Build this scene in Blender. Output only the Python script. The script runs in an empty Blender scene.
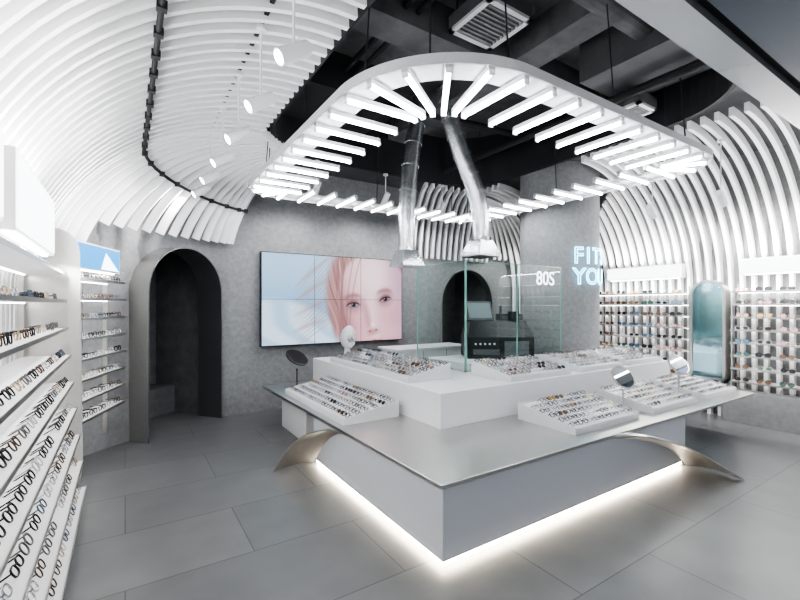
import bpy, math, random
import numpy as np
from mathutils import Vector, Matrix
random.seed(7)
scene = bpy.context.scene
try:
    scene.view_settings.view_transform = 'AgX'
    scene.view_settings.look = 'AgX - High Contrast'
except Exception: pass
scene.view_settings.exposure = 0.42

# ---------------------------------------------------------------- materials
def new_mat(name):
    m = bpy.data.materials.new(name); m.use_nodes = True
    return m, m.node_tree.nodes, m.node_tree.links, m.node_tree.nodes["Principled BSDF"]

def mat(name, col, rough=0.5, metal=0.0, emit=None, estr=0.0, noise=0.0, nscale=8.0, bump=0.0, col2=None):
    m, N, L, b = new_mat(name)
    b.inputs["Base Color"].default_value = (*col, 1)
    b.inputs["Roughness"].default_value = rough
    b.inputs["Metallic"].default_value = metal
    if emit:
        b.inputs["Emission Color"].default_value = (*emit, 1)
        b.inputs["Emission Strength"].default_value = estr
    if noise > 0 or col2:
        tc = N.new("ShaderNodeTexCoord"); nt = N.new("ShaderNodeTexNoise")
        nt.inputs["Scale"].default_value = nscale; nt.inputs["Detail"].default_value = 8
        nt.inputs["Roughness"].default_value = 0.65
        L.new(tc.outputs["Object"], nt.inputs["Vector"])
        cr = N.new("ShaderNodeValToRGB")
        c2 = col2 if col2 else tuple(min(1, c * (1 + noise)) for c in col)
        c1 = tuple(c * (1 - noise) for c in col)
        cr.color_ramp.elements[0].color = (*c1, 1); cr.color_ramp.elements[0].position = 0.3
        cr.color_ramp.elements[1].color = (*c2, 1); cr.color_ramp.elements[1].position = 0.7
        L.new(nt.outputs["Fac"], cr.inputs["Fac"]); L.new(cr.outputs["Color"], b.inputs["Base Color"])
        if bump > 0:
            bp = N.new("ShaderNodeBump"); bp.inputs["Strength"].default_value = bump
            bp.inputs["Distance"].default_value = 0.02
            L.new(nt.outputs["Fac"], bp.inputs["Height"]); L.new(bp.outputs["Normal"], b.inputs["Normal"])
    return m

def emis(name, col, s):
    return mat(name, (0.03, 0.03, 0.03), 0.5, 0, col, s)

def glass_mat(name, tint, fac):
    m = bpy.data.materials.new(name); m.use_nodes = True
    N, L = m.node_tree.nodes, m.node_tree.links
    N.clear(); o = N.new("ShaderNodeOutputMaterial")
    t = N.new("ShaderNodeBsdfTransparent"); t.inputs[0].default_value = (*tint, 1)
    g = N.new("ShaderNodeBsdfGlossy"); g.inputs["Roughness"].default_value = 0.02
    lw = N.new("ShaderNodeLayerWeight"); lw.inputs[0].default_value = 0.3
    pw = N.new("ShaderNodeMath"); pw.operation = 'POWER'; pw.inputs[1].default_value = 3
    mx = N.new("ShaderNodeMixShader")
    mt = N.new("ShaderNodeMath"); mt.operation = 'MULTIPLY_ADD'; mt.inputs[1].default_value = 0.4; mt.inputs[2].default_value = fac
    L.new(lw.outputs["Facing"], pw.inputs[0]); L.new(pw.outputs[0], mt.inputs[0]); L.new(mt.outputs[0], mx.inputs[0])
    L.new(t.outputs[0], mx.inputs[1]); L.new(g.outputs[0], mx.inputs[2]); L.new(mx.outputs[0], o.inputs[0])
    return m

M_white = mat("white_lacquer", (0.80, 0.80, 0.81), 0.35)
M_rib = mat("rib_white", (0.88, 0.88, 0.88), 0.45)
M_conc = mat("concrete_plaster", (0.27, 0.27, 0.277), 0.85, noise=0.16, nscale=16, bump=0.3)
M_conc_r = mat("concrete_light", (0.28, 0.28, 0.285), 0.85, noise=0.12, nscale=14, bump=0.2)
M_soff = mat("soffit_grey", (0.12, 0.12, 0.125), 0.8, noise=0.1, nscale=4)
M_black = mat("ceiling_black", (0.028, 0.029, 0.031), 0.7)
M_dark = mat("dark_slab", (0.14, 0.14, 0.145), 0.85, noise=0.35, nscale=2.5, bump=0.3)
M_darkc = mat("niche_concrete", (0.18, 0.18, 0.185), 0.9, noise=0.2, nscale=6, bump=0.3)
M_steel = mat("brushed_steel", (0.66, 0.65, 0.625), 0.28, 1.0, noise=0.04, nscale=30)
M_dsteel = mat("portal_steel", (0.22, 0.22, 0.23), 0.45, 0.8)
M_chrome = mat("chrome", (0.8, 0.8, 0.8), 0.08, 1.0)
M_duct = mat("galvanised_duct", (0.72, 0.74, 0.75), 0.25, 0.88, noise=0.18, nscale=9, bump=0.35)
M_tray = mat("tray_white", (0.68, 0.68, 0.69), 0.4)
M_base = mat("counter_base", (0.58, 0.60, 0.635), 0.45)
M_tube = emis("tube_light", (0.93, 0.97, 1.0), 25)
M_led = emis("led_warm", (1.0, 0.86, 0.68), 24)
M_ledw = emis("led_white", (1.0, 0.98, 0.95), 7)
M_sign = emis("lightbox", (0.92, 0.97, 1.0), 2.4)
M_blue = emis("lightbox_blue", (0.01, 0.30, 0.70), 1.6)
M_neon = emis("neon", (0.25, 0.72, 1.0), 5)
M_bulk = mat("bulkhead_bluegrey", (0.14, 0.16, 0.21), 0.35)
M_trim = mat("bulkhead_trim", (0.62, 0.63, 0.65), 0.25, 0.7)
M_glass = glass_mat("clear_glass", (0.86, 0.95, 0.92), 0.05)
M_glassedge = mat("glass_edge", (0.25, 0.45, 0.40), 0.15)
M_bplastic = mat("black_plastic", (0.02, 0.02, 0.022), 0.3)
M_spotlens = emis("spot_lens", (1, 0.98, 0.95), 12)
M_mirror = mat("mirror", (0.85, 0.9, 0.9), 0.02, 1.0)
M_mirblue = mat("mirror_tinted", (0.50, 0.72, 0.80), 0.08, 1.0)

# floor: large uniform grey tiles, one tone with thin seams
def floor_mat():
    m, N, L, b = new_mat("floor_tiles")
    tc = N.new("ShaderNodeTexCoord"); br = N.new("ShaderNodeTexBrick")
    br.inputs["Scale"].default_value = 1.0
    br.inputs["Brick Width"].default_value = 1.5; br.inputs["Row Height"].default_value = 0.75
    br.inputs["Mortar Size"].default_value = 0.004; br.inputs["Mortar Smooth"].default_value = 0.1
    br.inputs["Color1"].default_value = (0.170, 0.170, 0.173, 1); br.inputs["Color2"].default_value = (0.205, 0.205, 0.208, 1)
    br.inputs["Mortar"].default_value = (0.095, 0.095, 0.095, 1)
    L.new(tc.outputs["Object"], br.inputs["Vector"])
    n = N.new("ShaderNodeTexNoise"); n.inputs["Scale"].default_value = 3.0; n.inputs["Detail"].default_value = 2
    n.inputs["Roughness"].default_value = 0.4
    L.new(tc.outputs["Object"], n.inputs["Vector"])
    hm = N.new("ShaderNodeMapRange"); hm.inputs[1].default_value = 0.2; hm.inputs[2].default_value = 0.8
    hm.inputs[3].default_value = 0.80; hm.inputs[4].default_value = 1.0
    L.new(n.outputs["Fac"], hm.inputs[0])
    hs = N.new("ShaderNodeHueSaturation"); L.new(br.outputs["Color"], hs.inputs["Color"]); L.new(hm.outputs[0], hs.inputs["Value"])
    L.new(hs.outputs["Color"], b.inputs["Base Color"])
    b.inputs["Roughness"].default_value = 0.32
    return m
M_floor = floor_mat()

# ---------------------------------------------------------------- mesh builder
class MB:
    def __init__(s): s.v = []; s.f = []; s.mi = []; s.mats = []; s.M = Matrix.Identity(4)
    def m(s, mt):
        if mt not in s.mats: s.mats.append(mt)
        return s.mats.index(mt)
    def add(s, vs, fs, mt):
        o = len(s.v); i = s.m(mt)
        for p in vs: s.v.append(tuple(s.M @ Vector(p)))
        for f in fs: s.f.append(tuple(a + o for a in f)); s.mi.append(i)
    def box(s, x0, x1, y0, y1, z0, z1, mt):
        s.add([(x0,y0,z0),(x1,y0,z0),(x1,y1,z0),(x0,y1,z0),(x0,y0,z1),(x1,y0,z1),(x1,y1,z1),(x0,y1,z1)],
              [(0,3,2,1),(4,5,6,7),(0,1,5,4),(1,2,6,5),(2,3,7,6),(3,0,4,7)], mt)
    def prism(s, poly, z0, z1, mt):
        n = len(poly)
        s.add([(p[0],p[1],z0) for p in poly]+[(p[0],p[1],z1) for p in poly],
              [tuple(range(n-1,-1,-1)), tuple(range(n,2*n))]+[(i,(i+1)%n,n+(i+1)%n,n+i) for i in range(n)], mt)
    def tube(s, pts, radii, mt, seg=12, cap=True):
        pts = [Vector(p) for p in pts]
        if not isinstance(radii, (list, tuple)): radii = [radii]*len(pts)
        vs = []; fs = []; up = None
        for i, p in enumerate(pts):
            t = (pts[min(i+1,len(pts)-1)] - pts[max(i-1,0)]).normalized()
            if up is None: up = Vector((0,0,1)) if abs(t.z) < 0.9 else Vector((1,0,0))
            a = t.cross(up).normalized(); b = a.cross(t).normalized(); up = b
            for k in range(seg):
                th = 2*math.pi*k/seg
                vs.append(tuple(p + (a*math.cos(th)+b*math.sin(th))*radii[i]))
        for i in range(len(pts)-1):
            for k in range(seg):
                fs.append((i*seg+k, i*seg+(k+1)%seg, (i+1)*seg+(k+1)%seg, (i+1)*seg+k))
        if cap:
            fs.append(tuple(range(seg-1,-1,-1))); fs.append(tuple((len(pts)-1)*seg+k for k in range(seg)))
        s.add(vs, fs, mt)
    def strip(s, A, B, mt):  # ruled surface
        n = len(A)
        s.add(list(A)+list(B), [(i,i+1,n+i+1,n+i) for i in range(n-1)], mt)
    def obj(s, name, smooth=False, bevel=0):
        me = bpy.data.meshes.new(name); me.from_pydata(s.v, [], s.f); me.update()
        for mt in s.mats: me.materials.append(mt)
        me.polygons.foreach_set("material_index", s.mi)
        o = bpy.data.objects.new(name, me); scene.collection.objects.link(o)
        if smooth:
            for p in me.polygons: p.use_smooth = True
            try: me.set_sharp_from_angle(angle=math.radians(40))
            except Exception: pass
        if bevel:
            b = o.modifiers.new("bevel", 'BEVEL'); b.width = bevel; b.segments = 2; b.limit_method = 'ANGLE'
        return o

def frame(origin, xa, ya):
    xa = Vector((xa[0], xa[1], 0)).normalized(); ya = Vector((ya[0], ya[1], 0)).normalized()
    M = Matrix.Identity(4)
    for i in range(3):
        M[i][0] = xa[i]; M[i][1] = ya[i]; M[i][2] = (0,0,1)[i]; M[i][3] = origin[i]
    return M

# ---------------------------------------------------------------- room shell
fl = MB(); fl.box(-1.2, 8.6, -2.5, 9.6, -0.1, 0, M_floor); fl.obj("floor")
w = MB(); w.box(-1.0, -0.9, -2.0, 5.3, 0, 4.7, M_conc_r); w.obj("wall_left")
w = MB(); w.box(7.8, 7.9, -2.0, 6.0, 0, 4.7, M_conc_r); w.obj("wall_right")

L0 = Vector((0.25, 6.05, 0)); uu = Vector((0.788, 0.616, 0)); vv = Vector((-0.616, 0.788, 0))
frA = frame(L0+uu*0.61, uu, vv)
frB = frame((6.2, 6.84, 0), (1, 0), (0, 1))
def cornerL(a, d=0.0):
    c_, s_ = math.cos(a), math.sin(a)
    return (1.2-(2.1-d)*max(c_,0)**1.55, 5.3+(1.6-d)*max(s_,0)**1.55)
path = []
for i in range(241): path.append(cornerL(math.pi/2*i/240))
for i in range(1, 571): path.append((1.2+5.7*i/570, 6.9))
for i in range(1, 31):
    a = math.pi/2*(1-i/30); path.append((6.9+0.9*math.cos(a), 6.0+0.9*math.sin(a)))
iA, iB = frA.inverted(), frB.inverted()
def zbot(x, y):
    for inv, hw, top, dmax in ((iA, .61+.01, 2.48, .9), (iB, .70+.01, 2.46, .4)):
        q = inv @ Vector((x, y, 0))
        if abs(q.x) < hw and -0.4 < q.y < dmax: return top-hw+math.sqrt(hw*hw-q.x*q.x)
    return 0.0
w = MB()
zb = [zbot(*p) for p in path]
def flush(idx):
    if len(idx) > 1: w.strip([(path[i][0], path[i][1], 4.7) for i in idx], [(path[i][0], path[i][1], zb[i]) for i in idx], M_conc)
cur = [0]
for i in range(1, len(path)):
    if (zb[i] == 0) != (zb[i-1] == 0):
        flush(cur)
        w.strip([(path[j][0], path[j][1], 4.7) for j in (i-1, i)], [(path[j][0], path[j][1], max(zb[i], zb[i-1])) for j in (i-1, i)], M_conc)
        cur = [i]
    else: cur.append(i)
flush(cur)
w.obj("wall_back", smooth=True)

def arch_pts(hw, top, seg=24, z0=0.0):
    spring = top-hw
    p = [(-hw, z0)]
    for i in range(seg+1):
        a = math.pi*(1-i/seg); p.append((hw*math.cos(a), spring+hw*math.sin(a)))
    p.append((hw, z0)); return p

def niche(fr, hw, top, proj, depth, name, back, roomw, wname):
    s = MB(); s.M = fr; P = arch_pts(hw, top); Q = arch_pts(hw+0.02, top+0.02)
    for A, mt in ((P, M_dsteel), (Q, M_steel)):
        s.strip([(p[0], 0, p[1]) for p in A], [(p[0], proj, p[1]) for p in A], mt)
    s.strip([(p[0], 0, p[1]) for p in P], [(p[0], 0, p[1]) for p in Q], M_dsteel)
    s.strip([(p[0], proj, p[1]) for p in P], [(p[0], proj, p[1]) for p in Q], M_darkc)
    s.obj(name, smooth=True)
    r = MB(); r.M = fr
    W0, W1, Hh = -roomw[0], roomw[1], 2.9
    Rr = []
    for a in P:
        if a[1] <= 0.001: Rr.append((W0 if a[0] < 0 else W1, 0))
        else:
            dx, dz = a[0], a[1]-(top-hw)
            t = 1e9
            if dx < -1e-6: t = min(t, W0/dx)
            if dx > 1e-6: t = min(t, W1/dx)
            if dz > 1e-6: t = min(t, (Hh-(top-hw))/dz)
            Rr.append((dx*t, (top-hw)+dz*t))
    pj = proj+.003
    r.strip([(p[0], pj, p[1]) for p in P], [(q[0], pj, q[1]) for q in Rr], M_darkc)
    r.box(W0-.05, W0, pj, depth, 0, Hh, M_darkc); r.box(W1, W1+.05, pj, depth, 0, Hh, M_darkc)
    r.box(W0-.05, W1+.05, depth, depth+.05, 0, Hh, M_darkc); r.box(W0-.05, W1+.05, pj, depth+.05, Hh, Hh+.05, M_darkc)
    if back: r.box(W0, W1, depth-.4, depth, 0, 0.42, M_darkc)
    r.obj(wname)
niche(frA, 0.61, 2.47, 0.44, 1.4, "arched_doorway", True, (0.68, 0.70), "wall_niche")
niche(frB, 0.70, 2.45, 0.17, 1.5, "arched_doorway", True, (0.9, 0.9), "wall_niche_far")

# ceiling with rounded opening
def rrect(x0, x1, y0, y1, r, step):
    if not isinstance(r, (tuple, list)): r = (r,)*4
    ra, rb, rc, rd = r; pts = []
    def seg(a, b, nrm):
        L = math.dist(a, b); k = max(1, round(L/step))
        for i in range(k): t = i/k; pts.append((a[0]+(b[0]-a[0])*t, a[1]+(b[1]-a[1])*t, *nrm, 9.0))
    def arc(c, a0, r):
        k = max(2, round(r*math.pi/2/step))
        for i in range(k):
            a = a0+math.pi/2*i/k; pts.append((c[0]+r*math.cos(a), c[1]+r*math.sin(a), -math.cos(a), -math.sin(a), r))
    seg((x0+rd, y0), (x1-ra, y0), (0, 1)); arc((x1-ra, y0+ra), -math.pi/2, ra)
    seg((x1, y0+ra), (x1, y1-rb), (-1, 0)); arc((x1-rb, y1-rb), 0, rb)
    seg((x1-rb, y1), (x0+rc, y1), (0, -1)); arc((x0+rc, y1-rc), math.pi/2, rc)
    seg((x0, y1-rc), (x0, y0+rd), (1, 0)); arc((x0+rd, y0+rd), math.pi, rd)
    return pts
op = rrect(1.5, 5.55, 1.55, 6.0, 1.1, 0.12)
cx, cy = 3.5, 3.8; c = MB()
A = []; B = []
for x, y, *_ in op+[op[0]]:
    dx, dy = x-cx, y-cy
    t = min((4.5/abs(dx)) if abs(dx) > 1e-6 else 1e9, (5.0/abs(dy)) if abs(dy) > 1e-6 else 1e9)
    A.append((x, y)); B.append((cx+dx*t, cy+dy*t))
c.strip([(p[0],p[1],3.97) for p in A], [(p[0],p[1],3.97) for p in B], M_soff)
c.strip([(p[0],p[1],3.88) for p in A], [(p[0],p[1],4.7) for p in A], M_black)
A2 = [(x+nx*-.05, y+ny*-.05) for x, y, nx, ny, _ in op+[op[0]]]
c.strip([(p[0],p[1],3.88) for p in A2], [(p[0],p[1],3.97) for p in A2], M_black)
c.strip([(p[0],p[1],3.88) for p in A], [(p[0],p[1],3.88) for p in A2], M_black)
c.box(-1.0, 7.9, -2.0, 7.3, 4.7, 4.8, M_dark)
c.obj("ceiling")
# exposed services
c = MB()
c.box(1.6, 5.5, 3.3, 3.65, 4.35, 4.7, M_dark); c.box(3.6, 3.95, 1.6, 5.9, 4.4, 4.7, M_dark)
c.box(1.7, 3.0, 4.6, 5.6, 4.25, 4.69, M_black); c.box(4.3, 5.2, 1.9, 2.9, 4.2, 4.69, M_soff)
c.tube([(1.6,2.2,4.45),(5.5,2.2,4.45)], 0.12, M_dark, 16); c.tube([(1.6,5.0,4.4),(5.5,4.6,4.4)], 0.05, M_black)
c.tube([(2.2,1.6,4.5),(2.2,5.9,4.5)], 0.03, M_black); c.tube([(2.35,1.6,4.5),(2.35,5.9,4.5)], 0.03, M_black)
c.tube([(4.8,1.6,4.1),(4.8,5.9,4.1)], 0.05, M_black)
c.box(1.6, 5.5, 1.75, 1.85, 4.5, 4.7, M_black)
c.obj("ceiling_services")

def diffuser(x, y, z, s):
    d = MB()
    d.box(x-s, x+s, y-s, y+s, z+.03, z+.16, M_soff)
    d.box(x-s, x+s, y-s, y-s+.05, z, z+.03, M_tray); d.box(x-s, x+s, y+s-.05, y+s, z, z+.03, M_tray)
    d.box(x-s, x-s+.05, y-s, y+s, z, z+.03, M_tray); d.box(x+s-.05, x+s, y-s, y+s, z, z+.03, M_tray)
    k = 9
    for i in range(k):
        yy = y-s+.08+(2*s-.16)*i/(k-1); d.box(x-s+.05, x+s-.05, yy-.010, yy+.010, z+.005, z+.02, M_conc_r)
    for a in (-1, 1):
        for b in (-1, 1): d.tube([(x+a*s*.8, y+b*s*.8, z+.15), (x+a*s*.8, y+b*s*.8, 4.7)], 0.008, M_black, 6)
    d.obj("air_vent")
diffuser(2.95, 2.95, 4.38, 0.28); diffuser(5.1, 2.75, 4.0, 0.20)

# bulkhead near the shopfront
b = MB()
b.box(-0.9, 7.8, -0.6, 0.80, 3.0, 4.7, M_bulk)
b.box(-0.9, 7.8, 0.80, 0.84, 3.02, 4.7, M_black)
b.box(-0.9, 7.8, 0.84, 1.0, 2.98, 4.7, M_trim)
b.box(-0.9, 7.8, 1.0, 1.012, 3.0, 3.03, M_ledw)
b.obj("bulkhead_beam")

# ---------------------------------------------------------------- ribs
col_c = (6.27, 4.63); col_r = 0.64
def rib(mb, P, E, z0, zt, zclip=0.0, w=0.045, dep=0.10, seg=22, colclip=False):
    P = Vector((P[0], P[1], 0)); E = Vector((E[0], E[1], 0)); nrm = E-P; a = nrm.length; nrm.normalize()
    side = Vector((-nrm.y, nrm.x, 0)); pts = []
    if zclip < z0: pts += [(0, zclip), (0, (zclip+z0)/2)]
    for i in range(seg+1):
        ph = math.pi/2*i/seg; o = a*(1-math.cos(ph)); z = z0+(zt-z0)*math.sin(ph)
        if z >= zclip: pts.append((o, z))
    if colclip:
        q = []
        for o, z in pts:
            p = P+nrm*o
            if math.hypot(p.x-col_c[0], p.y-col_c[1]) < col_r+0.12: break
            q.append((o, z))
        pts = q
    if len(pts) < 2: return
    vs = []; fs = []
    for i, (o, z) in enumerate(pts):
        o0, z0_ = pts[max(i-1,0)]; o1, z1_ = pts[min(i+1,len(pts)-1)]
        t = Vector((o1-o0, z1_-z0_)).normalized(); nn = Vector((t.y, -t.x))
        for sgn, d in ((-1,0),(1,0),(1,dep),(-1,dep)):
            q = P+nrm*(o+nn.x*d)+side*(sgn*w/2); vs.append((q.x, q.y, z+nn.y*d))
    k = len(pts)
    for i in range(k-1):
        for j in range(4):
            fs.append((i*4+j, i*4+(j+1)%4, i*4+4+(j+1)%4, i*4+4+j))
    fs += [(3,2,1,0), tuple((k-1)*4+j for j in range(4))]
    mb.add(vs, fs, M_rib)

r = MB(); spine = []
def sp(P, E, z0, zt, ph, dep=.115):
    P = Vector((P[0],P[1],0)); E = Vector((E[0],E[1],0)); n_ = E-P; a = n_.length; n_.normalize()
    t = Vector((a*math.sin(ph), (zt-z0)*math.cos(ph))).normalized()
    q = P+n_*(a*(1-math.cos(ph))+t.y*dep); return (q.x, q.y, z0+(zt-z0)*math.sin(ph)-t.x*dep)
y = 1.1
while y < 5.3:
    P = (-0.86, y); E = (1.42, y)
    rib(r, P, E, 1.75, 3.90); spine.append(sp(P, E, 1.75, 3.90, math.radians(55))); y += 0.14
NC = 19
for i in range(0, NC):
    a = math.pi/2*i/(NC-1)
    P = cornerL(a, .04); E = (1.42+0.75*math.sin(a), 5.3+0.72*math.sin(a))
    rib(r, P, E, 1.75, 3.90, zclip=0.0 if a < 0.50 else 2.58)
    spine.append(sp(P, E, 1.75, 3.90, math.radians(55-14*math.sin(a))))
r.tube(spine, 0.018, M_black, 8)
for i in range(0, len(spine), 2):
    p = spine[i]; r.box(p[0]-.028, p[0]+.028, p[1]-.025, p[1]+.025, p[2]-.025, p[2]+.025, M_black)
r.obj("vault_ribs")
r = MB()
y = 1.1
while y < 6.0:
    rib(r, (7.76, y), (5.65, y), 1.9, 3.90, colclip=True); y += 0.14
for i in range(0, 9):
    a = math.pi/2*i/9
    rib(r, (6.9+.86*math.cos(a), 6.0+.86*math.sin(a)), (5.8, 6.0+.05*math.sin(a)), 1.9, 3.90, zclip=0 if a < 0.9 else 2.6, colclip=True)
x = 4.75
while x < 6.8:
    rib(r, (x, 6.87), (x-0.25, 6.05), 2.3, 3.90, zclip=2.6); x += 0.15
r.obj("vault_ribs")

# ---------------------------------------------------------------- column + neon
c = MB(); c.tube([(col_c[0], col_c[1], 0), (col_c[0], col_c[1], 4.7)], col_r, M_conc, 72); c.obj("concrete_column", smooth=True)
neon = bpy.data.objects.new("neon_sign", None); scene.collection.objects.link(neon)
cam_ang = math.atan2(-col_c[1], -col_c[0])
def letter(ch, ang, z, size):
    a = cam_ang+math.radians(ang)
    cu = bpy.data.curves.new("letter", 'FONT'); cu.body = ch; cu.size = size; cu.align_x = 'CENTER'
    cu.fill_mode = 'NONE'; cu.bevel_depth = 0.006; cu.bevel_resolution = 1; cu.resolution_u = 4
    cu.materials.append(M_neon)
    o = bpy.data.objects.new("letter", cu); scene.collection.objects.link(o); o.parent = neon
    rr = col_r+0.03
    o.matrix_local = Matrix.Translation((col_c[0]+rr*math.cos(a), col_c[1]+rr*math.sin(a), z)) @ \
        Matrix.Rotation(a+math.pi/2, 4, 'Z') @ Matrix.Rotation(math.pi/2, 4, 'X')
for ch, an in zip("FITS", (26, 41, 57, 76)): letter(ch, an, 2.36, 0.36)
for ch, an in zip("YOU", (27, 48, 70)): letter(ch, an, 2.03, 0.36)

# ---------------------------------------------------------------- video wall
def paint(u, v):
    def sm(e0, e1, x):
        t = np.clip((x-e0)/(e1-e0), 0, 1); return t*t*(3-2*t)
    def mixc(c, col, k):
        return c*(1-k[..., None])+np.array(col)*k[..., None]
    rng = np.random.RandomState(3)
    def strands(base, freq, ph):
        n_ = np.zeros_like(base)
        for q in range(7):
            n_ += np.sin(base*freq*(1+.71*q)+ph*q+rng.rand()*6)/(1+.3*q)
        return n_/2.2
    X, Y = (u-.735)*1.77, v-.43
    th = math.radians(-9); fx = (X*math.cos(th)-Y*math.sin(th))*.93; fy = (X*math.sin(th)+Y*math.cos(th))*.84
    c = np.ones(u.shape+(3,))*np.array((0.52, 0.68, 0.82))
    c = mixc(c, (0.68, 0.80, 0.90), sm(.1, .9, v)); c = mixc(c, (0.80, 0.78, 0.86), sm(.3, .9, u)*.8)
    d = v-(0.50-1.5*(u-.05)**2)
    k = sm(.05, -.05, d); c = mixc(c, (0.80, 0.88, 0.94), k)
    c = mixc(c, (0.60, 0.72, 0.83), k*sm(-.5, 1, np.sin(u*26+v*14+np.sin(v*9)*1.5))*.5)
    wav = fx+.34*fy**2+.04*np.sin(fy*7)
    st = strands(wav, 60, 1.3)
    e = ((fx+.06)/np.where(fx < 0, .47, .9))**2+((fy-.05)/.64)**2
    hc = np.array((0.68, 0.53, 0.53))[None, None]+st[..., None]*np.array((.09, .09, .09))
    k = sm(1.12, .76, e)[..., None]; c = c*(1-k)+hc*k
    for q in range(26):
        a0 = .0+.024*q; cl = a0+(u-.16)*(.9+.05*q)+.02*np.sin(u*18+q)-.04
        k = sm(.012+.016*rng.rand(), .0, np.abs(v-cl))*sm(.13+.07*rng.rand(), .30, u)*sm(.52, .40, u)*.5
        c = mixc(c, (0.74-.1*rng.rand(), 0.57, 0.57), k)
    e = (fx/np.where(fx < 0, .40, .62))**2+((fy+.02)/np.where(fy > 0, .54, .80))**2
    kf = sm(1.07, .84, e)
    c = mixc(c, (0.86, 0.72, 0.75), kf)
    c = mixc(c, (0.93, 0.85, 0.88), kf*sm(.36, .0, np.hypot(fx-.08, (fy-.28)*.9)))
    c = mixc(c, (0.92, 0.82, 0.83), kf*sm(.10, .0, np.abs(fx-.02))*sm(.3, -.1, fy)*.7)
    c = mixc(c, (0.82, 0.60, 0.64), kf*sm(.26, .0, np.hypot(fx+.24, fy+.18))*.5)
    c = mixc(c, (0.82, 0.60, 0.64), kf*sm(.24, .0, np.hypot(fx-.30, fy+.18))*.45)
    c = mixc(c, (0.54, 0.39, 0.41), kf*sm(.24, .0, np.abs(fx+.42+.1*fy))*.7)
    c = mixc(c, (0.70, 0.60, 0.70), kf*sm(.20, .50, fx)*.6)
    c = mixc(c, (0.68, 0.51, 0.55), kf*sm(-.28, -.55, fy)*.55)
    c = mixc(c, (0.72, 0.54, 0.57), kf*sm(.07, .0, np.abs(fx+.06+.10*fy))*sm(-.27, -.18, fy)*sm(.16, -.05, fy)*.55)
    c = mixc(c, (0.97, 0.91, 0.91), kf*sm(.045, .0, np.hypot(fx-.005, (fy+.20)))*.7)
    c = mixc(c, (0.66, 0.46, 0.48), kf*sm(.13, .0, np.hypot(fx, (fy+.275)*2.2))*.6)
    for nx_ in (-.042, .042): c = mixc(c, (0.40, 0.22, 0.22), sm(.03, .0, np.hypot(fx-nx_, (fy+.262)*2.0))*.6)
    for ex, rx, s_ in ((-.205, .084, -1), (.215, .080, 1)):
        ax = (fx-ex)/rx; lid = .023*(1-ax**2)-.004*ax*s_; low = -.016*(1-ax**2); Yc = fy-.03-.010*ax*s_
        c = mixc(c, (0.58, 0.43, 0.46), sm(2.1, .0, np.hypot(ax, (Yc-.020)/.07))*.75)
        ins = sm(-.006, .006, lid-Yc)*sm(-.006, .006, Yc-low)*sm(1.03, .85, np.abs(ax))
        c = mixc(c, (0.66, 0.65, 0.70), ins)
        c = mixc(c, (0.25, 0.30, 0.36), ins*sm(.033, .022, np.hypot(fx-ex-.005, Yc-.006)))
        c = mixc(c, (0.06, 0.06, 0.08), ins*sm(.018, .008, np.hypot(fx-ex-.005, Yc-.006)))
        c = mixc(c, (1, 1, 1), ins*sm(.008, .002, np.hypot(fx-ex+.008, Yc-.014)))
        c = mixc(c, (0.20, 0.12, 0.13), sm(.017, .0, np.abs(Yc-lid-.003))*sm(1.25, .7, np.abs(ax))*.8)
        c = mixc(c, (0.46, 0.32, 0.33), sm(.014, .0, np.abs(Yc-low))*sm(1.05, .7, np.abs(ax))*.5)
        c = mixc(c, (0.52, 0.37, 0.38), sm(.015, .0, np.abs(Yc-lid-.022))*sm(1.1, .5, np.abs(ax))*.5)
        bw = Yc-.088-.014*(1-ax**2)+.012*ax*s_
        c = mixc(c, (0.54, 0.40, 0.39), sm(.034, .0, np.abs(bw))*sm(1.6, .7, np.abs(ax))*.55)
    lx = fx-.0; up = -.355+.010*np.cos(lx*60)*sm(.06, .0, np.abs(lx))-1.2*lx**2; lo = -.425+2.2*lx**2
    k = sm(-.008, .024, up-fy)*sm(-.008, .024, fy-lo)*sm(.135, .090, np.abs(lx)); c = mixc(c, (0.68, 0.38, 0.43), k*.85)
    c = mixc(c, (0.45, 0.18, 0.22), sm(.010, .0, np.abs(fy+.388+.3*lx**2))*sm(.13, .06, np.abs(lx))*.75)
    for o_, sl in ((-.36, .12), (-.31, .22), (-.40, .05), (-.34, -.05), (-.27, .30), (-.38, .18), (-.33, .02)):
        k = sm(.014, .0, np.abs(fx-o_-sl*(fy+.1)-.25*(fy)**2))*.45; c = mixc(c, (0.56, 0.40, 0.39), k)
    return c
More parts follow.
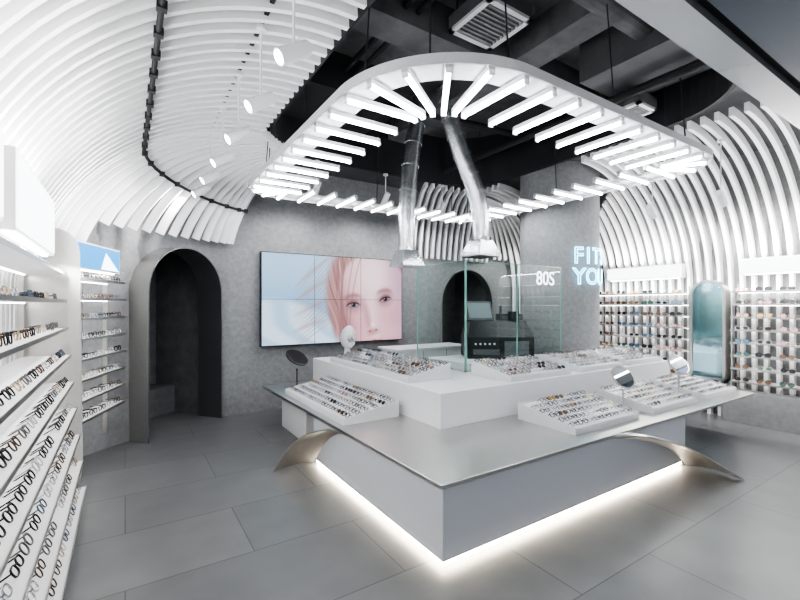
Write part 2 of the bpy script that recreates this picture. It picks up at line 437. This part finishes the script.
def picture(name, paint_fn, x0, x1, z0, z1, yf, nx, nz, strength, cols, rows):
    bx = MB(); bx.box(x0-.012, x1+.012, yf, yf+.08, z0-.012, z1+.012, M_bplastic)
    for i in range(1, cols): xx = x0+(x1-x0)*i/cols; bx.box(xx-.003, xx+.003, yf-.006, yf, z0, z1, M_bplastic)
    for i in range(1, rows): zz = z0+(z1-z0)*i/rows; bx.box(x0, x1, yf-.006, yf, zz-.003, zz+.003, M_bplastic)
    parent = bx.obj(name)
    U, V = np.meshgrid(np.linspace(0, 1, nx), np.linspace(0, 1, nz))
    C = paint_fn(U, V)
    verts = [(x0+(x1-x0)*a, yf-.003, z0+(z1-z0)*b_) for a, b_ in zip(U.ravel(), V.ravel())]
    faces = [(j*nx+i, j*nx+i+1, (j+1)*nx+i+1, (j+1)*nx+i) for j in range(nz-1) for i in range(nx-1)]
    me = bpy.data.meshes.new("display_image"); me.from_pydata(verts, [], faces)
    at = me.color_attributes.new("Col", 'FLOAT_COLOR', 'POINT')
    rgba = np.ones((nx*nz, 4)); rgba[:, :3] = np.clip(C.reshape(-1, 3), 0, 1)**2.5*1.0
    at.data.foreach_set("color", rgba.ravel())
    m, N, L, bb = new_mat("display_picture"); ca = N.new("ShaderNodeVertexColor"); ca.layer_name = "Col"
    bb.inputs["Base Color"].default_value = (0.01, .01, .01, 1); bb.inputs["Roughness"].default_value = .35
    L.new(ca.outputs[0], bb.inputs["Emission Color"]); bb.inputs["Emission Strength"].default_value = strength
    me.materials.append(m)
    o = bpy.data.objects.new("display_image", me); scene.collection.objects.link(o); o.parent = parent
    return parent
picture("video_wall", paint, 1.81, 4.45, 1.05, 2.54, 6.80, 400, 226, 0.9, 3, 2)

# ---------------------------------------------------------------- counter
t = MB(); T0, T1 = 0.533, 0.563
t.prism([(1.67,2.09),(6.80,2.09),(6.86,2.15),(6.80,3.2),(2.6,3.2),(2.6,6.0),(1.62,6.12)], T0, T1, M_steel)
t.prism([(1.70,2.115),(4.98,2.115),(4.98,3.9),(3.4,3.9),(3.4,4.33),(1.70,4.33)], 0.055, T0, M_base)
t.prism([(1.74,2.155),(4.94,2.155),(4.94,3.86),(3.36,3.86),(3.36,4.29),(1.74,4.29)], 0.0, 0.055, M_white)
t.box(1.722, 1.74, 2.14, 4.30, 0.012, 0.045, M_led); t.box(1.722, 4.95, 2.137, 2.155, 0.012, 0.045, M_led)
t.box(1.85, 3.4, 4.95, 5.9, 0, T0, M_white); t.box(5.3, 6.6, 3.15, 3.9, 0, T0, M_base)
t.prism([(2.41,3.03),(6.65,3.03),(6.65,3.95),(3.5,3.95),(3.5,6.15),(2.41,6.15)], T1, 0.89, M_white)
t.box(3.9, 5.6, 4.35, 5.2, 0, 0.90, M_white)
def smooth_curve(P, k=24):
    P = [Vector(p) for p in P]; out = []
    Q = [P[0]*2-P[1]]+P+[P[-1]*2-P[-2]]
    for i in range(1, len(Q)-2):
        for j in range(k):
            s = j/k; a, b_, c_, d_ = Q[i-1], Q[i], Q[i+1], Q[i+2]
            out.append(0.5*((2*b_)+(c_-a)*s+(2*a-5*b_+4*c_-d_)*s*s+(3*b_-a-3*c_+d_)*s**3))
    out.append(P[-1]); return out
def swoop(U, Lw):
    A = smooth_curve(U, 8); B = smooth_curve(Lw, 8)
    off = Vector((0, 0, -0.012)); rows = []
    for s in range(5):
        k = s/4
        rows.append([a.lerp(b_, k)+Vector((0,0,0.03*math.sin(math.pi*k))) for a, b_ in zip(A, B)])
    for s in range(4):
        t.strip(rows[s], rows[s+1], M_steel); t.strip([p+off for p in rows[s]], [p+off for p in rows[s+1]], M_steel)
    t.strip(rows[0], [p+off for p in rows[0]], M_steel)
swoop([(3.6,2.09,.545),(4.0,2.0,.50),(4.45,1.87,.36),(4.78,1.74,.18),(5.02,1.62,.015)],
      [(3.6,2.11,.53),(3.95,2.11,.47),(4.4,2.11,.34),(4.75,2.11,.18),(4.98,2.11,.015)])
swoop([(1.67,3.55,.545),(1.60,3.82,.50),(1.48,4.05,.40),(1.36,4.19,.24),(1.26,4.30,.015)],
      [(1.695,3.55,.53),(1.695,3.80,.44),(1.695,4.02,.30),(1.695,4.18,.15),(1.695,4.32,.015)])
t.obj("display_counter", smooth=False, bevel=0.004)
bc = MB(); bc.box(3.7, 5.2, 5.75, 6.3, 0, 0.95, M_white); bc.box(3.66, 5.24, 5.71, 6.34, .95, .98, M_white); 
for i in range(1,3): bc.box(3.7+1.5*i/3-.003, 3.7+1.5*i/3+.003, 5.745, 5.75, .1, .93, M_bplastic)
bc.obj("back_cabinet", bevel=0.004)

# ---------------------------------------------------------------- eyewear
GF = [mat("frame_black", (0.015,0.015,0.017), .25), mat("frame_tortoise", (0.09,0.055,0.04), .25, noise=.5, nscale=80),
      mat("frame_gold", (0.58,0.49,0.38), .25, 1.0), mat("frame_clear", (0.48,0.46,0.455), .2),
      mat("frame_silver", (0.6,0.6,0.62), .2, 1.0), mat("frame_grey", (0.10,0.097,0.10), .3), mat("frame_blue", (0.06,0.08,0.12), .3)]
GL = [mat("lens_dark", (0.03,0.03,0.035), .08), mat("lens_brown", (0.16,0.09,0.05), .08), mat("lens_blue", (0.07,0.15,0.24), .08),
      mat("lens_rose", (0.42,0.24,0.22), .08), mat("lens_green", (0.06,0.13,0.10), .08), mat("lens_amber", (0.45,0.28,0.09), .08)]
def glasses_geo(hw, hh, ex, th):
    vs = []; fs = []; kinds = []
    K = 12
    for sx in (-1, 1):
        o = len(vs); cxx = sx*(hw+0.009)
        for i in range(K):
            a = 2*math.pi*i/K; ca, sa = math.cos(a), math.sin(a)
            px = hw*math.copysign(abs(ca)**ex, ca); pz = hh*math.copysign(abs(sa)**ex, sa)
            for (f, yy) in ((1-th/hw, -.002), (1+th/hw*.3, -.002), (1+th/hw*.3, .003), (1-th/hw, .003)):
                vs.append((cxx+px*f, yy, pz*f))
        for i in range(K):
            j = (i+1) % K
            for q in range(4): fs.append((o+i*4+q, o+i*4+(q+1)%4, o+j*4+(q+1)%4, o+j*4+q)); kinds.append(0)
        fs.append(tuple(o+i*4 for i in range(K))); kinds.append(1)
    def bx(x0,x1,y0,y1,z0,z1):
        o = len(vs)
        vs.extend([(x0,y0,z0),(x1,y0,z0),(x1,y1,z0),(x0,y1,z0),(x0,y0,z1),(x1,y0,z1),(x1,y1,z1),(x0,y1,z1)])
        for f in [(0,3,2,1),(4,5,6,7),(0,1,5,4),(1,2,6,5),(2,3,7,6),(3,0,4,7)]: fs.append(tuple(o+q for q in f)); kinds.append(0)
    bx(-.012,.012,-.002,.003,hh*.25,hh*.25+.005)
    X = 2*hw+.009
    for s_ in (-1,1):
        x0 = s_*X; bx(min(x0,x0+s_*.003), max(x0,x0+s_*.003), 0, .12, hh*.3, hh*.3+.005)
    return np.array(vs), fs, kinds
STY = [glasses_geo(.025,.021,.9,.003), glasses_geo(.024,.022,1.0,.002), glasses_geo(.026,.018,.7,.0038), glasses_geo(.028,.024,.85,.0038)]
def put_glasses(mb, x, yy, z, tilt, sun, sc=1.0):
    vs, fs, ks = random.choice(STY)
    v = vs*sc; c_, s_ = math.cos(tilt), math.sin(tilt)
    v2 = np.stack([v[:,0]+x, v[:,1]*c_-v[:,2]*s_+yy, v[:,1]*s_+v[:,2]*c_+z], 1)
    Mx = np.array(mb.M); w_ = v2@Mx[:3,:3].T+Mx[:3,3]
    o = len(mb.v); mb.v.extend(map(tuple, w_.tolist()))
    fi = mb.m(random.choices(GF, weights=(6,3,2,2,3,3,1))[0]); li = mb.m(random.choices(GL, weights=(6,4,1,2,1,1.2))[0])
    for f, k in zip(fs, ks):
        if k == 1:
            if sun: mb.f.append(tuple(a+o for a in f)); mb.mi.append(li)
        else: mb.f.append(tuple(a+o for a in f)); mb.mi.append(fi)

def tray(x0, x1, y0, y1, z, side, n_cols, n_rows):
    mb = MB(); g = MB()
    if side == 'L': L_, D = y1-y0, x1-x0; fr = frame((x0, y1, z), (0,-1), (1,0))
    else: L_, D = x1-x0, y1-y0; fr = frame((x0, y0, z), (1,0), (0,1))
    mb.M = fr; g.M = fr; h0, h1 = .045, .15
    mb.add([(0,0,0),(L_,0,0),(L_,D,0),(0,D,0),(0,0,h0),(L_,0,h0),(L_,D,h1),(0,D,h1)],
           [(0,3,2,1),(4,5,6,7),(0,1,5,4),(1,2,6,5),(2,3,7,6),(3,0,4,7)], M_tray)
    sl = (h1-h0)/D
    for a, b_ in ((0,.012),(L_-.012,L_)):
        mb.add([(a,0,h0),(b_,0,h0),(b_,D,h1),(a,D,h1),(a,0,h0+.018),(b_,0,h0+.018),(b_,D,h1+.018),(a,D,h1+.018)],
               [(4,5,6,7),(0,1,5,4),(1,2,6,5),(2,3,7,6),(3,0,4,7)], M_tray)
    for k in range(n_rows+1):
        yy = .005+(D-.02)*k/n_rows; zz = h0+sl*yy; mb.box(.012, L_-.012, yy, yy+.006, zz-.002, zz+.012, M_tray)
    for k in range(n_rows):
        for i in range(n_cols):
            yy = (D-.02)*(k+.25)/n_rows+.02; xx = .08+(L_-.16)*i/(n_cols-1)
            if random.random() < .05: continue
            put_glasses(g, xx+random.uniform(-.006,.006), yy+.02, h0+sl*yy+.030, -math.radians(42), random.random()<.12, 1.03)
    o = mb.obj("eyewear_tray", bevel=0.003); go = g.obj("eyeglasses"); go.parent = o
tray(1.72, 2.34, 3.62, 5.35, .563, 'L', 13, 6)
tray(2.45, 3.02, 3.62, 5.60, .89, 'L', 14, 6)
tray(3.28, 4.32, 2.25, 2.90, .563, 'R', 8, 6)
tray(4.62, 5.62, 2.25, 2.90, .563, 'R', 8, 6)
tray(5.80, 6.72, 2.25, 2.90, .563, 'R', 7, 6)
tray(3.38, 4.38, 3.07, 3.68, .89, 'R', 8, 6)
tray(4.58, 5.5, 3.07, 3.68, .89, 'R', 7, 6)
tray(5.62, 6.5, 3.07, 3.68, .89, 'R', 7, 6)

# wall shelving
def bay(name, P0, P1, back, zs, depth, spacing, sun, bracket=1.0, jitter=0.01, sc=1.2, stag=0.0, plinth=0):
    P0 = Vector((*P0, 0)); P1 = Vector((*P1, 0)); L_ = (P1-P0).length
    mb = MB(); g = MB(); fr = frame(P0, (P1-P0), back); mb.M = fr; g.M = fr
    for z in zs:
        s0 = -max(0, 1.6-z)*stag
        mb.box(0, L_, s0, depth, z-.014, z, M_white); mb.box(0, L_, s0-.005, s0, z-.016, z+.008, M_steel)
        mb.box(.02, L_-.02, depth-.03, depth-.015, z-.022, z-.014, M_ledw)  # added glow strip under each shelf, only to brighten the display
        k = int(L_/spacing); low = stag > 0 and z < 1.45
        for i in range(k):
            x = (i+.5)*L_/k
            if random.random() < .06: continue
            put_glasses(g, x+random.uniform(-jitter,jitter), s0+(.045 if low else depth*.22), z+.030, -.55 if low else -.12, sun, sc)
    k = max(1, round(L_/bracket))
    z0 = min(zs)-.05; z1 = max(zs)+.12
    for i in range(k+1):
        x = L_*i/k; x = min(max(x, .01), L_-.01)
        mb.box(x-.01, x+.01, depth-.02, depth+.02, max(0, z0-.3), z1, M_steel)
    if plinth: mb.box(-.1, L_+.1, .02, depth-.03, 0, plinth, M_conc_r)
    o = mb.obj(name); go = g.obj("eyeglasses"); go.parent = o
zsL = [0.20+.219*i for i in range(9)]
bay("eyewear_wall_shelf", (-.40, .5), (-.40, 4.35), (-1, 0), zsL, .28, .20, False, 1.25, sc=1.2, stag=.09)
bay("eyewear_wall_shelf", (-.38, 4.72), (.0, 5.72), (-1, .38), [.62+.19*i for i in range(8)], .20, .17, False, .5)
bay("eyewear_wall_shelf", (7.38, 4.75), (7.38, 3.18), (1, 0), [.6+.185*i for i in range(8)], .28, .20, True, .8, sc=1.35, plinth=.46)
bay("eyewear_wall_shelf", (7.38, 2.55), (7.38, .3), (1, 0), [.6+.185*i for i in range(8)], .28, .23, True, .75, sc=1.35, plinth=.46)

# fin end panel between left bays
f = MB(); f.M = frame((-.70, 4.45, 0), (1, 0), (0, 1))
P = [(0.0,.02)]+[(0.0, 2.15)]+[(0.0+.19-.19*math.cos(math.pi*i/10), 2.15+.19*math.sin(math.pi*i/10)) for i in range(1,10)]+[(.38, 2.15),(.40,.35),(.37,.1),(.30,.02)]
k = len(P)
f.add([(p[0],0,p[1]) for p in P]+[(p[0],.03,p[1]) for p in P], [tuple(range(k)), tuple(range(2*k-1,k-1,-1))]+[(i,k+i,k+(i+1)%k,(i+1)%k) for i in range(k)], M_steel)
f.obj("metal_fin_panel")

def area(name, loc, dirv, sx, sy, e, col=(1,1,1), parent=None):
    l = bpy.data.lights.new(name, 'AREA'); l.shape = 'RECTANGLE'; l.size = sx; l.size_y = sy; l.energy = e; l.color = col
    o_ = bpy.data.objects.new(name, l); scene.collection.objects.link(o_)
    D = Vector(dirv).normalized()
    z_ = -D; x_ = Vector((0,1,0)) if abs(D.y) < .9 else Vector((1,0,0)); y_ = z_.cross(x_).normalized(); x_ = y_.cross(z_).normalized()
    Mx = Matrix((x_, y_, z_)).transposed().to_4x4(); Mx.translation = Vector(loc); o_.matrix_world = Mx
    if parent: o_.parent = parent
    return o_

# header light boxes
def header(P0, P1, back, z0, z1, blue=False, dep=.12, up=0):
    P0 = Vector((*P0, 0)); P1 = Vector((*P1, 0)); L_ = (P1-P0).length
    mb = MB(); mb.M = frame(P0, (P1-P0), back)
    mb.box(0, L_, 0, dep, z0, z1, M_white)
    if blue:
        mb.box(.015, L_-.015, -.005, 0, z0+.015, z1-.015, M_blue)
        mb.add([(L_*.5,-.008,z0+.02),(L_*.95,-.008,z0+.02),(L_*.62,-.008,z1-.06)], [(0,1,2)], M_sign)
    else: mb.box(.015, L_-.015, -.005, 0, z0+.015, z1-.015, M_sign)
    mb.box(.05, L_-.05, .03, .06, z0-.012, z0, M_ledw)
    for x in (L_*.15, L_*.85): mb.box(x-.01, x+.01, dep, .34, z0+.1, z0+.14, M_steel)
    o = mb.obj("header_light_box")
    if up:
        mid = (P0+P1)/2+Vector((back[0], back[1], 0)).normalized()*.06
        sx = -1 if back[0] > 0 else 1
        area("added_rib_fill", (mid.x, mid.y, z1+.02), (sx*.25, 0, 1), L_, .08, up, parent=o)  # invented fill above the header, added to brighten the ribs
        area("added_shelf_fill", (mid.x-back[0]*.1, mid.y, z0-.02), (-sx*.15, 0, -1), L_, .06, up*.8, parent=o)  # added area light, put in to wash the shelves below
header((-.44, .9), (-.44, 2.45), (-1, 0), 2.06, 2.46, up=9)
header((-.44, 2.7), (-.44, 4.0), (-1, 0), 2.06, 2.46, up=9)
header((-.36, 4.72), (-.05, 5.45), (-1, .42), 2.03, 2.28, True, up=7)
header((7.42, 4.45), (7.42, 3.2), (1, 0), 2.14, 2.36, up=22)
header((7.42, 2.45), (7.42, .6), (1, 0), 2.14, 2.36, up=30)
# arched mirror on right wall
a = MB(); a.M = frame((7.45, 2.86, .60), (0,-1), (1,0)); 
P = arch_pts(.20, 1.45); Q = arch_pts(.235, 1.485, z0=-.03); k = len(P)
a.add([(p[0],0,p[1]) for p in P], [tuple(range(k))], M_mirblue)
a.strip([(p[0],-.02,p[1]) for p in P], [(p[0],-.02,p[1]) for p in Q], M_steel)
a.strip([(p[0],-.02,p[1]) for p in P], [(p[0],.0,p[1]) for p in P], M_steel)
a.strip([(p[0],-.02,p[1]) for p in Q], [(p[0],.18,p[1]) for p in Q], M_steel)
a.box(-.235,.235,-.02,.18,-.03,0,M_steel)
a.obj("arched_wall_mirror")

# ---------------------------------------------------------------- glass screens
g = MB()
def vq(x0, y0, x1, y1, z0, z1, mt): g.add([(x0,y0,z0),(x1,y1,z0),(x1,y1,z1),(x0,y0,z1)], [(0,1,2,3)], mt)
vq(3.446, 3.86, 3.446, 4.85, .905, 2.24, M_glass); vq(3.455, 3.856, 5.26, 3.856, .905, 2.24, M_glass)
g.box(3.434, 3.456, 3.843, 3.861, .891, 2.24, M_glassedge); g.box(3.438, 3.454, 4.85, 4.858, .891, 2.24, M_glassedge)
g.box(5.26, 5.268, 3.848, 3.864, .891, 2.24, M_glassedge); g.box(4.35, 4.356, 3.846, 3.866, .891, 2.24, M_glassedge)
g.box(3.44, 3.452, 3.86, 4.85, 2.235, 2.243, M_glassedge); g.box(3.455, 5.26, 3.85, 3.862, 2.235, 2.243, M_glassedge)
g.box(3.43, 3.462, 3.84, 4.86, .891, .91, M_steel); g.box(3.43, 5.27, 3.84, 3.872, .891, .91, M_steel)
go = g.obj("glass_partition")
cu = bpy.data.curves.new("lettering", 'FONT'); cu.body = "80S"; cu.size = .27; cu.extrude = .002; cu.materials.append(M_sign)
o = bpy.data.objects.new("lettering", cu); scene.collection.objects.link(o); o.parent = go
o.matrix_local = Matrix.Translation((4.72, 3.845, 1.98)) @ Matrix.Rotation(math.pi/2, 4, 'X')

# ---------------------------------------------------------------- extraction ducts
d = MB()
def duct(pts, r_, hood):
    P_ = smooth_curve(pts, 6); L_ = len(P_)
    d.tube(P_, r_, M_duct, 24)
    for i in range(0, L_-1, 3):
        p, q = P_[i], P_[i+1]; t_ = (q-p).normalized(); d.tube([p, p+t_*.03], r_+.01, M_duct, 24)
    b_ = P_[-1]
    hw0, hw1 = r_*.95, hood
    d.tube([b_, b_-Vector((0,0,.05))], r_+.012, M_chrome, 20)
    z_ = b_.z-.05; z2 = z_-.20
    vs = []
    for (h_, zz) in ((hw0, z_), (hw1, z2), (hw1, z2-.03)):
        vs += [(b_.x-h_, b_.y-h_, zz), (b_.x+h_, b_.y-h_, zz), (b_.x+h_, b_.y+h_, zz), (b_.x-h_, b_.y+h_, zz)]
    fs_ = [(3,2,1,0)]
    for q in range(2):
        for j in range(4): fs_.append((q*4+j, q*4+(j+1)%4, q*4+4+(j+1)%4, q*4+4+j))
    fs_.append((8,9,10,11))
    d.add(vs, fs_, M_duct)
duct([(3.56,4.95,4.69),(3.50,4.95,4.3),(3.40,4.96,3.7),(3.34,4.97,3.0),(3.34,4.97,2.52)], .118, .18)
duct([(3.70,4.55,4.69),(3.76,4.53,4.3),(3.93,4.48,3.8),(4.14,4.42,3.30),(4.22,4.4,2.95),(4.22,4.4,2.66)], .122, .20)
d.obj("extraction_duct", smooth=True)

# ---------------------------------------------------------------- halo light
h = MB(); X0, X1, Y0, Y1 = 1.30, 5.43, 1.86, 5.98; RR = (.55, .6, .50, .95); HZ = 3.2
lp = rrect(X0, X1, Y0, Y1, RR, .08); lp = lp+[lp[0]]
def off(dst, z): return [(q[0]+q[2]*dst, q[1]+q[3]*dst, z) for q in lp]
M_halo = mat("halo_grey_metal", (0.58, 0.58, 0.59), 0.4)
h.strip(off(0, HZ+.04), off(.26, HZ+.04), M_halo); h.strip(off(0, HZ+.075), off(.26, HZ+.075), M_halo)
h.strip(off(0, HZ+.01), off(0, HZ+.075), M_halo); h.strip(off(.015, HZ+.01), off(.015, HZ+.04), M_halo); h.strip(off(0, HZ+.01), off(.015, HZ+.01), M_halo)
h.strip(off(.26, HZ+.04), off(.26, HZ+.075), M_halo)
for x, y_, nx, ny, rr in rrect(X0, X1, Y0, Y1, RR, .29):
    h.M = frame(Vector((x, y_, 0)), (ny, -nx), (nx, ny)); ln = min(.68, rr-.10)
    h.box(-.022, .022, .05, ln, HZ+.008, HZ+.04, M_halo)
    h.tube([(0, .06, HZ-.006), (0, ln-.01, HZ-.006)], .0145, M_tube, 8)
    h.box(-.02, .02, .045, .06, HZ-.024, HZ+.008, M_white); h.box(-.02, .02, ln-.01, ln+.005, HZ-.024, HZ+.008, M_white)
h.M = Matrix.Identity(4)
for x, y_, nx, ny, rr in rrect(X0, X1, Y0, Y1, RR, 1.3):
    h.tube([(x+nx*.2, y_+ny*.2, HZ+.07), (x+nx*.3, y_+ny*.3, 4.7)], .006, M_black, 6)
h.obj("pendant_halo_light")

# ---------------------------------------------------------------- spot lamps
def aim(o, d_): o.rotation_euler = Vector(d_).to_track_quat('-Z', 'Y').to_euler()
def spot(x, y_, z, dirv, top, energy=60):
    s = MB(); d_ = Vector(dirv).normalized(); p = Vector((x, y_, z))
    s.tube([p-d_*.11, p-d_*.105, p+d_*.11, p+d_*.11], [.040, .046, .050, .044], M_white, 20)
    s.tube([p+d_*.105, p+d_*.112], .040, M_spotlens, 16)
    s.tube([p+Vector((0,0,.02)), (x, y_, top)], .008, M_white, 8)
    s.tube([(x, y_, top-.03), (x, y_, top)], .04, M_white, 12)
    o = s.obj("track_spotlight", smooth=True)
    l = bpy.data.lights.new("beam", 'SPOT'); l.energy = energy; l.spot_size = math.radians(100); l.spot_blend = .8
    l.shadow_soft_size = .05; l.color = (1, .98, .96)
    lo = bpy.data.objects.new("beam", l); scene.collection.objects.link(lo); lo.location = p+d_*.14; aim(lo, d_); lo.parent = o
for i in range(7): spot(.84, 1.72+.73*i, 3.2, (-1, -.05, -.65), 3.755, 58)
for i in range(3): spot(6.1, 1.4+.8*i, 3.0, (1, .05, -.65), 3.72, 135)
spot(6.9, 5.6, 3.0, (.2, 1, -.8), 3.62, 40)
for xx in (2.4, 3.6, 4.8): spot(xx, 5.98, 3.45, (-.1, .75, -1), 3.86, 22)
t_ = MB(); t_.box(.825, .855, 1.3, 6.2, 3.756, 3.78, M_black); t_.obj("light_track")

# ---------------------------------------------------------------- countertop items
def round_mirror(x, y_, z0, zc, rx, rz, yaw, tilt, dark=False):
    m_ = MB(); fm = M_bplastic if dark else M_steel
    m_.tube([(x, y_, z0), (x, y_, z0+.012)], .075, fm, 24)
    m_.tube([(x, y_, z0+.01), (x, y_, zc-rz*.9)], .009, fm, 10)
    m_.tube([(x-.0, y_, zc-rz*1.05), (x, y_, zc-rz*.9)], .014, fm, 10)
    R = Matrix.Translation((x, y_, zc)) @ Matrix.Rotation(yaw, 4, 'Z') @ Matrix.Rotation(tilt, 4, 'X')
    m_.M = R; K = 32
    ring = lambda s, yy: [(rx*s*math.cos(2*math.pi*i/K), yy, rz*s*math.sin(2*math.pi*i/K)) for i in range(K+1)]
    m_.strip(ring(1,-.008), ring(1,.008), fm); m_.strip(ring(1,-.008), ring(.90,-.010), fm)
    m_.add(ring(.90,-.009)[:K], [tuple(range(K))], M_bplastic if dark else M_mirror)
    m_.add(ring(1,.008)[:K], [tuple(range(K))], fm)
    m_.obj("tabletop_mirror", smooth=True)
round_mirror(4.47, 2.50, .563, .93, .12, .14, math.radians(-25), math.radians(-38))
round_mirror(5.71, 2.50, .563, .97, .12, .14, math.radians(-25), math.radians(-38))
round_mirror(1.98, 5.65, .563, .98, .15, .17, math.radians(20), math.radians(-55), True)

s = MB(); bx_, by_ = 2.85, 5.85
s.tube([(bx_,by_,.89),(bx_,by_,.91)], .13, M_white, 28)
s.tube([(bx_,by_,.90),(bx_,by_+.02,1.0),(bx_,by_,1.10)], [.07,.045,.05], M_white, 20)
hd = [(bx_-.02,by_-.05,1.05),(bx_-.01,by_-.03,1.10),(bx_,by_,1.2),(bx_+.03,by_+.03,1.3),(bx_+.05,by_+.05,1.36),(bx_+.06,by_+.06,1.38)]
s.tube(hd, [.05,.10,.125,.10,.05,.01], M_tray, 24)
s.tube([(bx_-.03,by_-.14,1.2),(bx_-.02,by_-.09,1.2)], .05, M_chrome, 20)
s.obj("eye_scanner", smooth=True)

# black lens-cutting machine
m_ = MB(); MM = frame((4.85, 4.72, .90), (.85, -.52), (.52, .85)); m_.M = MM
m_.prism([(-.50,-.30),(.50,-.30),(.50,.28),(-.50,.28)], 0, .32, M_bplastic)
m_.add([(-.50,-.30,.32),(.50,-.30,.32),(.50,.28,.32),(-.50,.28,.32),(-.42,-.10,.56),(.42,-.10,.56),(.42,.26,.56),(-.42,.26,.56)],
       [(4,5,6,7),(0,1,5,4),(1,2,6,5),(2,3,7,6),(3,0,4,7)], M_bplastic)
m_.M = MM @ Matrix.Translation((-.25,-.05,.56)) @ Matrix.Rotation(math.radians(12), 4, 'Z') @ Matrix.Rotation(math.radians(-25), 4, 'X')
m_.box(-.22,.22,-.02,.02,0,.32,M_bplastic); m_.box(-.19,.19,-.024,-.02,.03,.29, mat("lcd", (.05,.07,.08), .3, 0, (.20,.28,.32), .2))
m_.M = MM
m_.box(.05,.42,-.305,-.30,.05,.26,M_dsteel); m_.box(-.42,-.02,-.31,-.30,.06,.14,M_soff)
m_.tube([(.26,-.05,.55),(.26,-.05,.70)], .08, M_bplastic, 20); m_.tube([(.10,.1,.52),(.10,.1,.78)], .02, M_soff, 12)
m_.box(.06,.42,.0,.24,.54,.66,M_soff); m_.box(.10,.38,-.01,0,.57,.63,M_dsteel)
for i in range(5): m_.tube([(-.38+.07*i,-.31,.22),(-.38+.07*i,-.30,.22)], .017, M_tray, 10)
m_.obj("lens_edging_machine", bevel=.01)

# ---------------------------------------------------------------- world / camera
wd = bpy.data.worlds.new("world"); scene.world = wd; wd.use_nodes = True
bg = wd.node_tree.nodes["Background"]; bg.inputs[0].default_value = (.88,.93,1,1); bg.inputs[1].default_value = .6

cam = bpy.data.cameras.new("camera"); cam.sensor_width = 36; cam.lens = 19.04; cam.shift_y = .00625; cam.clip_start = .05
co = bpy.data.objects.new("camera", cam); scene.collection.objects.link(co)
co.location = (0, 0, 1.7); co.rotation_euler = (math.pi/2, 0, -math.radians(33)); scene.camera = co
